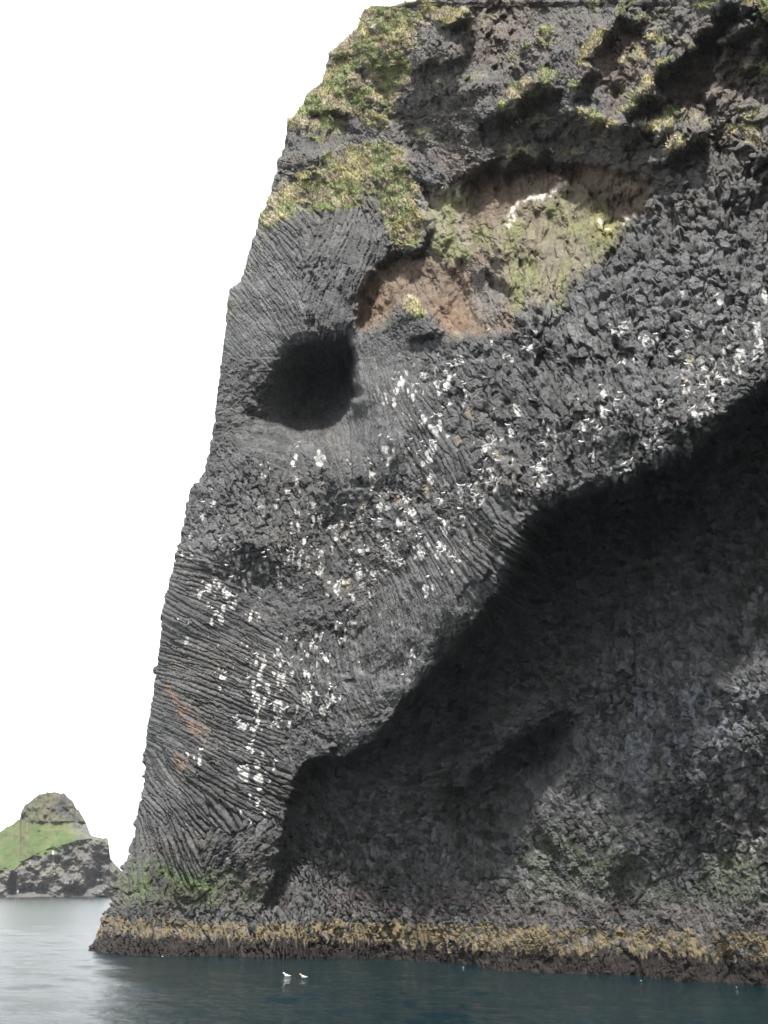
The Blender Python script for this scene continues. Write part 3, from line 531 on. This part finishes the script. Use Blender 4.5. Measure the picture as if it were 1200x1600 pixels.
EXTRA = [e for e in EXTRA if samp(arch_in, np.array([e[0]]), np.array([e[1]]))[0] < 0.25 and e[0] > xs_of(e[1]) + 14 and e[0] < 1198]
for (x, y, w) in SPOTS + EXTRA:
    w = w * 0.85
    L = w * sr.uniform(1.2, 3.8) + 2
    x0_, x1_ = int((x - 3 * w - X0) / ST), int((x + 3 * w - X0) / ST) + 2; y0_, y1_ = int((y - 2 * w - Y0) / ST), int((y + 3.5 * L - Y0) / ST) + 2
    xx, yy = gx[y0_:y1_, x0_:x1_], gy[y0_:y1_, x0_:x1_]
    blob = np.exp(-((xx - x) / w) ** 2 - (np.where(yy < y, (yy - y) / (0.8 * w), (yy - y) / L)) ** 2)
    g[y0_:y1_, x0_:x1_] = np.maximum(g[y0_:y1_, x0_:x1_], blob)
gu = samp(g, PX, PY)
ragged = 0.55 * fbm2(PX / 4.5, PY / 12, 131, 3) + 0.45 * vnoise2(PX / 3.0, PY / 5.0, 141)
gu = smooth(0.33, 0.48, gu * (0.35 + ragged)) * (0.55 + 0.45 * smooth(0, 0.6, prof))
scat = smooth(0.70, 0.76, ragged) * np.maximum(pm([(280, 880), (440, 760), (560, 700), (620, 560), (880, 520), (1240, 420), (1240, 590), (1090, 690), (860, 780), (700, 930), (520, 1130), (380, 1230), (300, 1000)], 40), 0) * smooth(0.5, 0.62, nz1)
C = mixc(C, (0.47, 0.46, 0.44), gu * (0.5 + 0.5 * smooth(0.3, 0.6, ragged))); C = mixc(C, (0.42, 0.41, 0.40), 0.8 * scat)
ora = np.zeros(PX.shape, np.float32)
for (x, y, w) in ((541, 908, 8), (566, 788, 6), (735, 645, 7), (716, 688, 6), (612, 852, 5), (1080, 560, 7), (1074, 600, 6), (670, 765, 8), (777, 712, 5), (545, 826, 5), (620, 780, 7)):
    ora = np.maximum(ora, np.exp(-((PX - x) / w) ** 2 - ((PY - y) / (1.7 * w)) ** 2))
C = mixc(C, (0.25, 0.20, 0.135), 0.6 * smooth(0.3, 0.7, ora * (0.5 + nz2)))
C = np.clip(C, 0.008, 0.8)
rgba = np.concatenate([C, np.ones(C.shape[:2] + (1,), np.float32)], -1)

# turf stands a little proud and uneven
micro = micro * (1 - 0.5 * moss) + moss * (0.1 + 0.5 * (nz2 - 0.4))
P = P + NRM * micro[..., None]
# the hidden left flank: the rock goes on behind its outline
NB = 36
sk = np.linspace(1, 0, NB, endpoint=False)[:, None, None] ** 1.6                      # far end first
S0 = P[:, 0, :][None]; away = np.stack([dx[:, 0] / hor[:, 0], dy[:, 0] / hor[:, 0], 0 * dx[:, 0]], -1)[None]
right = np.stack([away[..., 1], -away[..., 0], 0 * away[..., 0]], -1)
back = S0 + away * (55 * sk) + right * (26 * sk ** 1.5)
rough_b = (fbm2(np.broadcast_to(PY[:, 0][None] / 30, back.shape[:2]), np.broadcast_to(sk[..., 0] * 40, back.shape[:2]), 151, 4) - 0.5)
back = back - right * (4.0 * rough_b * smooth(0, 0.12, sk[..., 0]))[..., None]
PF = np.concatenate([back.transpose(1, 0, 2), P], 1)
CF = np.concatenate([np.repeat(rgba[:, :1], NB, 1), rgba], 1)
NF = np.concatenate([np.repeat(NRM[:, :1], NB, 1), NRM], 1)
CIDF = np.concatenate([np.repeat(CID[:, :1], NB, 1) * 0 - 1, CID], 1)
nr, nc = PF.shape[:2]
VID = np.arange(nr * nc).reshape(nr, nc)
quads = np.stack([VID[:-1, :-1], VID[1:, :-1], VID[1:, 1:], VID[:-1, 1:]], -1).reshape(-1, 4)
def fc(a, fill=0):
    a = np.concatenate([np.full((nr, NB), fill, a.dtype), a], 1); return a[:-1, :-1].reshape(-1)
fcell = fc(CID, -1); fmoss = fc(moss); fhw = fc(hw, 999.0); fol = fc(och_hi); farch = fc(samp(arch, PX, PY)); ftuff = fc(cover); feye = fc(samp(eye, PX, PY)); fcol = fc(iscol)
fdrape = fc(drape)
cls = np.zeros(len(quads), np.int32)                          # 0 lumps of basalt, 1 columns, 2 hollow, 3 tuff, 4 turf, 5 seaweed, 6 eye
cls[fcol > 0.5] = 1
cls[farch > 0.5] = 2; cls[feye > 0.5] = 6; cls[ftuff > 0.5] = 3; cls[fdrape > 0.5] = 3
cls[(fmoss > 0.6) & (cls < 2)] = 4
cls[fhw < fol + 2] = 5
pv = PF.reshape(-1, 3); pc = CF.reshape(-1, 4); pn = NF.reshape(-1, 3)
# the pieces that show largest become parts of their own
main = np.zeros((nr, nc), bool); main[NT:, NB:NB + COLS_MAIN] = True
vis = main[:-1, :-1].reshape(-1)
fpx = fc(PX, -1.0); fpy = fc(PY, -999.0)
vis &= (fpx > 0) & (fpx < 1200) & (fpy > 0)
area = np.abs(np.gradient(PX, axis=1) * np.gradient(PY, axis=0)); farea = fc(area)
piece_of = np.full(len(quads), -1, np.int32); picks = {}
for kind, name, nmax in ((1, 'basalt_column', 300), (0, 'rock_block', 300)):
    m = vis & (cls == kind) & (fcell > 0)
    cnt = np.bincount(fcell[m], farea[m], minlength=NS)
    tot = np.bincount(fcell[(fcell > 0)], farea[fcell > 0], minlength=NS)
    score = np.where(cnt > 0.8 * tot, cnt, 0)
    best_ids = np.argsort(-score)[:nmax]
    best_ids = best_ids[score[best_ids] > 60]
    picks[name] = best_ids
    sel = np.isin(fcell, best_ids) & m
    piece_of[sel] = fcell[sel]; cls[sel] = 100 + kind
cliff = bpy.data.objects.new('cliff', None); COL.objects.link(cliff)
cliff.location = (float(plan[5][0]), float(plan[5][1]), 0)
cliff['label'] = 'tall dark basalt sea cliff with columns, a dark round hollow and mossy top'; cliff['category'] = 'cliff'
base = np.array(cliff.location)
def part(name, faces, mat, **props):
    ids, inv = np.unique(faces, return_inverse=True)
    me = fast_mesh(name, pv[ids] - base, inv.reshape(-1, 4), pc[ids])
    return add_obj(name, me, mat, cliff, **props)
part('block_mass', quads[cls == 0], M_ROCK, kind='stuff', label='grey lumpy basalt between the larger blocks')
part('column_mass', quads[cls == 1], M_ROCK, kind='stuff', label='slender grey basalt columns packed side by side')
part('overhang_hollow', quads[cls == 2], M_ROCK, label='shaded scaly rock wall under the long overhanging lip')
part('tuff_hollow', quads[cls == 3], M_TUFF, label='brown and pale green scooped tuff below the mossy top')
part('turf', quads[cls == 4], M_TURF, kind='stuff', label='olive moss and turf on ledges')
part('seaweed_band', quads[cls == 5], M_WEED, kind='stuff', label='ochre and dark brown tide band above the water')
part('round_hollow', quads[cls == 6], M_ROCK, label='deep black round hollow like an eye')
for name, ids_ in picks.items():
    sel = np.nonzero(np.isin(piece_of, ids_))[0]; order = sel[np.argsort(piece_of[sel], kind='stable')]
    cuts = np.nonzero(np.diff(piece_of[order]))[0] + 1
    for grp in np.split(order, cuts):
        f = quads[grp]; ids, inv = np.unique(f, return_inverse=True); q = inv.reshape(-1, 4); n = len(ids)
        e = np.concatenate([q[:, [0, 1]], q[:, [1, 2]], q[:, [2, 3]], q[:, [3, 0]]])
        key = np.sort(e, 1); k1 = key[:, 0] * n + key[:, 1]
        u, ii_, ct = np.unique(k1, return_index=True, return_counts=True); be = e[ii_[ct == 1]]
        v0 = pv[ids] - base; v1 = v0 - pn[ids] * 0.45                                   # sides reaching into the rock
        qq = np.concatenate([q, np.stack([be[:, 1], be[:, 0], be[:, 0] + n, be[:, 1] + n], -1)])
        me = fast_mesh(name, np.concatenate([v0, v1]), qq, np.concatenate([pc[ids], pc[ids]]))
        add_obj(name, me, M_ROCK, cliff)
print('cells', NS, 'quads', len(quads), {k: len(v) for k, v in picks.items()})

# ------------------------------------------------------------------ grass tufts on the turf
mm = moss[NT:, :COLS_MAIN].reshape(-1); pp = P[NT:, :COLS_MAIN].reshape(-1, 3); nn = NRM[NT:, :COLS_MAIN].reshape(-1, 3); cc = mc[NT:, :COLS_MAIN].reshape(-1, 3); hh = hw[NT:, :COLS_MAIN].reshape(-1)
cand = np.nonzero((mm > 0.7) & (hh > 200))[0]; sel = rng.choice(cand, min(9000, len(cand)), replace=False)
n = len(sel); NBL = 3
dirn = nn[sel][:, None, :] * 0.6 + np.array([0, 0, 0.8]) + rng.normal(0, 0.45, (n, NBL, 3)); dirn /= np.linalg.norm(dirn, axis=-1, keepdims=True)
ln = rng.uniform(0.10, 0.30, (n, NBL, 1)); side = np.cross(dirn, rng.normal(0, 1, (n, NBL, 3))); side /= np.linalg.norm(side, axis=-1, keepdims=True)
b0 = pp[sel][:, None, :] + rng.normal(0, 0.05, (n, NBL, 3))
tv = np.stack([b0 - side * 0.04, b0 + side * 0.04, b0 + dirn * ln], 2).reshape(-1, 3)
tc = np.repeat(cc[sel] * rng.uniform(0.8, 1.5, (n, 1)), NBL * 3, 0); tc = np.concatenate([tc, np.ones((len(tc), 1))], 1)
add_obj('grass', fast_mesh('grass', tv - base, np.arange(len(tv)).reshape(-1, 3), tc), M_GRASS, cliff, kind='stuff', label='short olive grass on the mossy ledges')

# ------------------------------------------------------------------ foam along the waterline
fv, ff = [], []
fr = np.random.default_rng(8)
for k in range(36):
    x = fr.uniform(150, 1230); y = np.interp(x, WL[:, 0], WL[:, 1]); 
    if vnoise2(np.array([x / 40.0]), np.array([3.0]), 161)[0] < 0.58: continue
    X, Y = on_sea(x, y + fr.uniform(0.5, 4)); L = fr.uniform(0.03, 0.13); w = fr.uniform(0.02, 0.05); m = 8; b = len(fv)
    for j in range(m):
        a = j * 6.283 / m; rr_ = fr.uniform(0.6, 1)
        fv.append((X + L * rr_ * math.cos(a), Y + w * rr_ * math.sin(a) - 0.3 * L * math.cos(a), 0.012))
    fv.append((X, Y, 0.025))
    ff += [(b + j, b + (j + 1) % m, b + m) for j in range(m)]
add_obj('foam', fast_mesh('foam', np.array(fv), np.array(ff)), M_FOAM, kind='stuff', label='thin white foam lapping along the foot of the cliff', category='foam')

# ------------------------------------------------------------------ far island
def build_island():
    top = np.array([(-200, 1398), (-140, 1372), (-80, 1345), (-40, 1322), (0, 1300), (18, 1289), (31, 1281), (34, 1266), (45, 1253), (64, 1241), (85, 1237), (101, 1240), (106, 1246), (113, 1250), (118, 1262), (124, 1267), (134, 1286), (143, 1307), (153, 1309), (169, 1311), (172, 1340), (181, 1352), (192, 1364), (200, 1400)], float)
    mid = np.array([(-200, 1401), (-100, 1388), (0, 1357), (34, 1345), (60, 1331), (86, 1322), (120, 1313), (143, 1310), (170, 1314), (175, 1350), (190, 1368), (200, 1401)], float)
    D = 668.0; nx, r1, r2, r3 = 300, 70, 60, 14
    px = np.linspace(-200, 198, nx)
    yt = np.interp(px, top[:, 0], top[:, 1]) + (fbm2(px / 5, px * 0, 351, 3, 0.7) - 0.5) * 5; ym = np.maximum(np.interp(px, mid[:, 0], mid[:, 1]), yt + 1.5)
    rows_y, rows_d, rows_k = [], [], []
    for k in range(r1):
        f = k / r1; rows_y.append(1405 + (ym - 1405) * f); rows_d.append(D + 14 * f + 0 * px); rows_k.append(0)
    for k in range(r2):
        f = k / (r2 - 1); rows_y.append(ym + (yt - ym) * f); rows_d.append(D + 14 + 75 * f * np.clip((ym - yt) / 40, 0.1, 1.2)); rows_k.append(1)
    Yp = np.array(rows_y); Dp = np.array(rows_d); Xp = np.broadcast_to(px, Yp.shape)
    n = fbm2(Xp / 22, Yp / 16, 201, 4) - 0.5; n2 = fbm2(Xp / 7, Yp / 9, 211, 3) - 0.5
    kk = np.array(rows_k)[:, None]
    Dp = Dp + np.where(kk == 0, 26 * n + 7 * n2, 14 * n + 3 * n2) * np.clip((1405 - Yp) / 12, 0, 1)
    # summit crag and the caves at the foot
    crag = smooth(0.35, 0.6, smooth(1296, 1270, Yp + 8 * n) )
    Dp = Dp - 5 * crag + 16 * crag * n2
    for cx, cy, rx, ry, a in ((147, 1376, 17, 14, 16), (20, 1384, 7, 16, 16), (120, 1392, 14, 8, 10), (8, 1372, 7, 9, -6), (100, 1378, 10, 12, -5)):
        Dp = Dp + a * np.exp(-(((Xp - cx) / rx) ** 2 + ((Yp - cy) / ry) ** 2) ** 2)
    dx, dy, dz = ray(Xp, Yp); k = Dp / np.hypot(dx, dy)
    V = np.stack([dx * k, dy * k, CAM_H + dz * k], -1)
    bk = np.repeat(V[-1:], r3, 0); s = np.linspace(0.08, 1, r3)[:, None]
    bk[..., 0] *= (1 + 170 * s / bk[..., 1]); bk[..., 1] += 170 * s; bk[..., 2] *= (1 - s ** 1.5); bk[..., 2] -= 2 * s
    V = np.concatenate([V, bk], 0)
    col = np.empty(V.shape, np.float32)
    nf = fbm2(np.arange(V.shape[1])[None] / 16.0 + np.zeros(V.shape[:2]), np.arange(V.shape[0])[:, None] / 12.0 + np.zeros(V.shape[:2]), 221, 4)
    nv = fbm2(np.arange(V.shape[1])[None] / 4.0 + np.zeros(V.shape[:2]), np.arange(V.shape[0])[:, None] / 22.0 + np.zeros(V.shape[:2]), 231, 3)
    col[:] = (0.105, 0.10, 0.095); col *= (0.75 + 0.5 * nf)[..., None]
    col = mixc(col, (0.15, 0.137, 0.09), 0.55 * smooth(0.5, 0.65, nf) * smooth(10, 60, np.arange(V.shape[0]))[:, None])
    gr = np.zeros(V.shape[:2]); gr[r1 - 8:] = 1; gr = gr * smooth(0.25, 0.4, nf + 0.25 * smooth(r1 - 8, r1 + 6, np.arange(V.shape[0]))[:, None])
    right_rock = np.zeros(V.shape[:2]); right_rock[:r1 + r2] = smooth(96, 124, Xp + 20 * n + (Yp - 1290) * -0.4)
    gr = gr * (1 - 0.9 * right_rock)
    cg = np.zeros(V.shape[:2]); cg[:r1 + r2] = crag
    col = mixc(col, (0.125, 0.175, 0.06), gr * (1 - 0.85 * cg)); col = mixc(col, (0.19, 0.185, 0.09), gr * (1 - cg) * 0.6 * smooth(0.5, 0.65, nf)); col = mixc(col, (0.16, 0.15, 0.09), cg * 0.75 * smooth(0.4, 0.6, nf)); col = mixc(col, (0.14, 0.16, 0.07), cg * 0.7 * smooth(0.5, 0.62, nv))
    wh = np.zeros(V.shape[:2])
    for cx, y0, y1 in ((83, 1328, 1374), (27, 1374, 1395), (141, 1342, 1352), (153, 1372, 1380), (104, 1376, 1388), (62, 1376, 1386), (131, 1366, 1376), (46, 1340, 1352)):
        wh[:r1 + r2] = np.maximum(wh[:r1 + r2], np.exp(-((Xp - cx) / 1.6) ** 2) * ((Yp > y0) & (Yp < y1)))
    col = mixc(col, (0.6, 0.58, 0.54), wh * smooth(0.3, 0.5, nv))
    col[0:4] = (0.04, 0.035, 0.03)
    col *= (0.74 - 0.34 * np.maximum(gr, cg))[..., None]
    rg = np.concatenate([np.clip(col, 0.01, 0.8), np.ones(V.shape[:2] + (1,), np.float32)], -1)
    root = bpy.data.objects.new('island', None); COL.objects.link(root)
    root.location = tuple(float(v) for v in (V[0, 150, 0], V[0, 150, 1], 0)); b = np.array(root.location)
    root['label'] = 'distant green island with rocky summit and grey cliffs on the horizon'; root['category'] = 'island'
    nr, nc = V.shape[:2]; vid = np.arange(nr * nc).reshape(nr, nc)
    q = np.stack([vid[:-1, :-1], vid[:-1, 1:], vid[1:, 1:], vid[1:, :-1]], -1).reshape(-1, 4)
    rowf = np.repeat(np.arange(nr - 1), nc - 1); cgf = cg[:-1, :-1].reshape(-1)
    vf = V.reshape(-1, 3); cf = rg.reshape(-1, 4)
    for nm, m in (('sea_cliff', rowf < r1 - 1), ('summit_crag', (rowf >= r1 - 1) & (cgf > 0.5)), ('grass_slope', (rowf >= r1 - 1) & (cgf <= 0.5))):
        ids, inv = np.unique(q[m], return_inverse=True)
        add_obj(nm, fast_mesh(nm, vf[ids] - b, inv.reshape(-1, 4), cf[ids]), M_ISLE, root)
build_island()

# ------------------------------------------------------------------ seabirds
def loft(rings, seg=8):
    """closed body through rings (centre, half width, half height) along x"""
    v, f = [], []
    for (x, z, w, h) in rings:
        for j in range(seg):
            a = 6.2832 * j / seg; v.append((x, w * math.cos(a), z + h * math.sin(a)))
    n = len(rings)
    for i in range(n - 1):
        for j in range(seg): f.append((i * seg + j, i * seg + (j + 1) % seg, (i + 1) * seg + (j + 1) % seg, (i + 1) * seg + j))
    v += [(rings[0][0], 0, rings[0][1]), (rings[-1][0], 0, rings[-1][1])]
    for j in range(seg):
        f.append((len(v) - 2, (j + 1) % seg, j)); f.append((len(v) - 1, (n - 1) * seg + j, (n - 1) * seg + (j + 1) % seg))
    me = bpy.data.meshes.new('seabird'); me.from_pydata(v, [], f); me.polygons.foreach_set('use_smooth', [True] * len(f)); return me
body = loft([(-0.26, 0.10, 0.02, 0.008), (-0.18, 0.10, 0.06, 0.03), (-0.08, 0.10, 0.10, 0.085), (0.03, 0.115, 0.115, 0.105), (0.11, 0.15, 0.095, 0.10), (0.155, 0.21, 0.06, 0.07), (0.175, 0.265, 0.052, 0.055), (0.215, 0.28, 0.045, 0.045), (0.245, 0.275, 0.02, 0.02)])
body.materials.append(M_WHITE)
def wing_mesh(s):
    v = [(0.09, s * 0.10, 0.17), (0.10, s * 0.125, 0.12), (-0.05, s * 0.135, 0.10), (-0.22, s * 0.06, 0.10), (-0.32, s * 0.02, 0.12), (-0.20, s * 0.05, 0.15), (-0.05, s * 0.09, 0.19),
         (0.09, s * 0.06, 0.16), (-0.05, s * 0.05, 0.16), (-0.2, s * 0.02, 0.13)]
    f = [(0, 1, 2, 6), (2, 3, 5, 6), (3, 4, 5), (0, 6, 8, 7), (6, 5, 9, 8), (5, 4, 9)]
    me = bpy.data.meshes.new('wing'); me.from_pydata(v, [], f); me.materials.append(M_GREY); return me
wings = [wing_mesh(1), wing_mesh(-1)]
beak = loft([(0.235, 0.272, 0.014, 0.014), (0.27, 0.268, 0.011, 0.012), (0.295, 0.256, 0.003, 0.004)], 5); beak.name = 'beak'; beak.materials.append(M_BEAK)
def bird(loc, rz, scale, label, group):
    o = bpy.data.objects.new('seabird', body); COL.objects.link(o); o.location = loc; o.rotation_euler = (0, 0, rz); o.scale = (scale,) * 3
    o['label'] = label; o['category'] = 'seabird'
    if group: o['group'] = group
    for w in wings:
        c = bpy.data.objects.new('wing', w); COL.objects.link(c); c.parent = o
    c = bpy.data.objects.new('beak', beak); COL.objects.link(c); c.parent = o
    return o
def region(x, y):
    if y < 300: return None
    w = 'small white seabird '
    if x < 460 and y < 1010:
        if y < 800: return w + 'on grey rock near the cliff outline just below the eye hollow'
        if y < 900: return w + 'beside the cliff outline where slanting columns begin'
        return w + 'in the tight cluster on slanting columns near the cliff outline'
    if y > 985:
        if y < 1065: return w + 'at the top of the white-stained patch on the trunk'
        if x > 455: return w + 'on the white-streaked knob just above the tip of the overhang'
        if y < 1128: return w + 'in the middle of the white-stained patch on the trunk'
        return w + 'at the bottom of the white-stained patch on the trunk'
    if x > 1000 and y < 640:
        return w + ('on knobbly blocks at the edge of the picture above the overhang lip' if x > 1110 else 'on knobbly blocks a little above the far end of the overhang lip')
    if x > 900: return w + ('perched right on the curved edge of the overhanging lip' if x > 995 else 'on the vertical ribs beside the bend of the overhanging lip')
    if y < 720 and x < 740: return w + ('at the top of the column fan below the brown tuff hollow' if y < 630 else 'at the foot of the column fan below the brown tuff hollow')
    if x >= 740: return w + ('on blocks close under the pale tuff drape' if y < 640 else 'on vertical buttresses between the colony and the overhang lip')
    if x < 560: return w + ('on ledges directly below the eye hollow' if y < 850 else 'at the lower end of the ledges below the eye hollow')
    if y < 790: return w + 'along the top of the dense colony in mid face'
    return w + ('in the heart of the dense colony in mid face' if y < 850 else 'along the bottom of the dense colony in mid face')
grid_px, grid_py = PX[NT:, :COLS_MAIN], PY[NT:, :COLS_MAIN]; Pm = P[NT:, :COLS_MAIN]; Nm = NRM[NT:, :COLS_MAIN]
row_py = grid_py
br = np.random.default_rng(17)
lone = {(588, 41): 'white seabird sitting near the very top of the mossy shoulder', (580, 127): 'white seabird on the turf slope below the topmost bird', (813, 185): 'single white seabird on dark rock above the brown hollow', (862, 233): 'single white seabird on the dark ledge right above the pale drape of rock'}
used = []
def place(x, y, label, group):
    j = np.argmin(np.abs(grid_py[:, 400] - y)); i = np.argmin(np.abs(grid_px[j] - x))
    lo_j, hi_j, lo_i, hi_i = max(j - 6, 0), j + 7, max(i - 4, 0), i + 5
    w = Nm[lo_j:hi_j, lo_i:hi_i, 2]; a = np.unravel_index(np.argmax(w), w.shape)
    p = Pm[lo_j + a[0], lo_i + a[1]]; nn_ = Nm[j, i]
    h = np.array([nn_[0], nn_[1], 0]); h /= np.linalg.norm(h) + 1e-6
    loc = p + h * 0.16 + np.array([0, 0, -0.03])
    bird(tuple(float(v) for v in loc), br.uniform(0, 6.28), br.uniform(0.5, 0.7), label, group)
for (x, y, w) in SPOTS + [e for e in EXTRA if e[2] > 3.3]:
    if (x, y) in lone: place(x, y - 2, lone[(x, y)], None); continue
    lb = region(x, y)
    if lb is None or y > 1195 or (x, y) in ((500, 713),): continue
    place(x, y - 2, lb, 'nesting ' + lb.split('seabird ')[1])
for (x, y, lb) in ((448, 1526, 'white seabird swimming on the dark water, the whiter of the pair'), (474, 1528, 'brownish seabird swimming on the dark water close behind the white one')):
    X, Y = on_sea(x, y); o = bird((float(X), float(Y), -0.05), br.uniform(2.6, 3.6), 0.78, lb, None)
    if 'brownish' in lb:
        bm = body.copy(); bm.materials.clear(); bm.materials.append(plain('brown_plumage', (0.4, 0.33, 0.27))); o.data = bm

# ------------------------------------------------------------------ thin sea air
def build_haze():
    x0, x1, y0, y1, z0, z1 = -2500, 2500, -400, 3000, -1.2, 140
    v = [(x, y, z) for z in (z0, z1) for (x, y) in ((x0, y0), (x1, y0), (x1, y1), (x0, y1))]
    f = [(3, 2, 1, 0), (4, 5, 6, 7), (0, 1, 5, 4), (1, 2, 6, 5), (2, 3, 7, 6), (3, 0, 4, 7)]
    me = bpy.data.meshes.new('haze'); me.from_pydata(v, [], f)
    m = bpy.data.materials.new('sea_air'); m.use_nodes = True; t = m.node_tree; t.nodes.clear()
    o = t.nodes.new('ShaderNodeOutputMaterial'); p = t.nodes.new('ShaderNodeVolumePrincipled')
    p.inputs['Color'].default_value = (0.9, 0.94, 1, 1); p.inputs['Density'].default_value = 0.00007
    t.links.new(p.outputs['Volume'], o.inputs['Volume'])
    add_obj('haze', me, m, kind='stuff', label='thin pale sea haze over the water', category='haze')
build_haze()
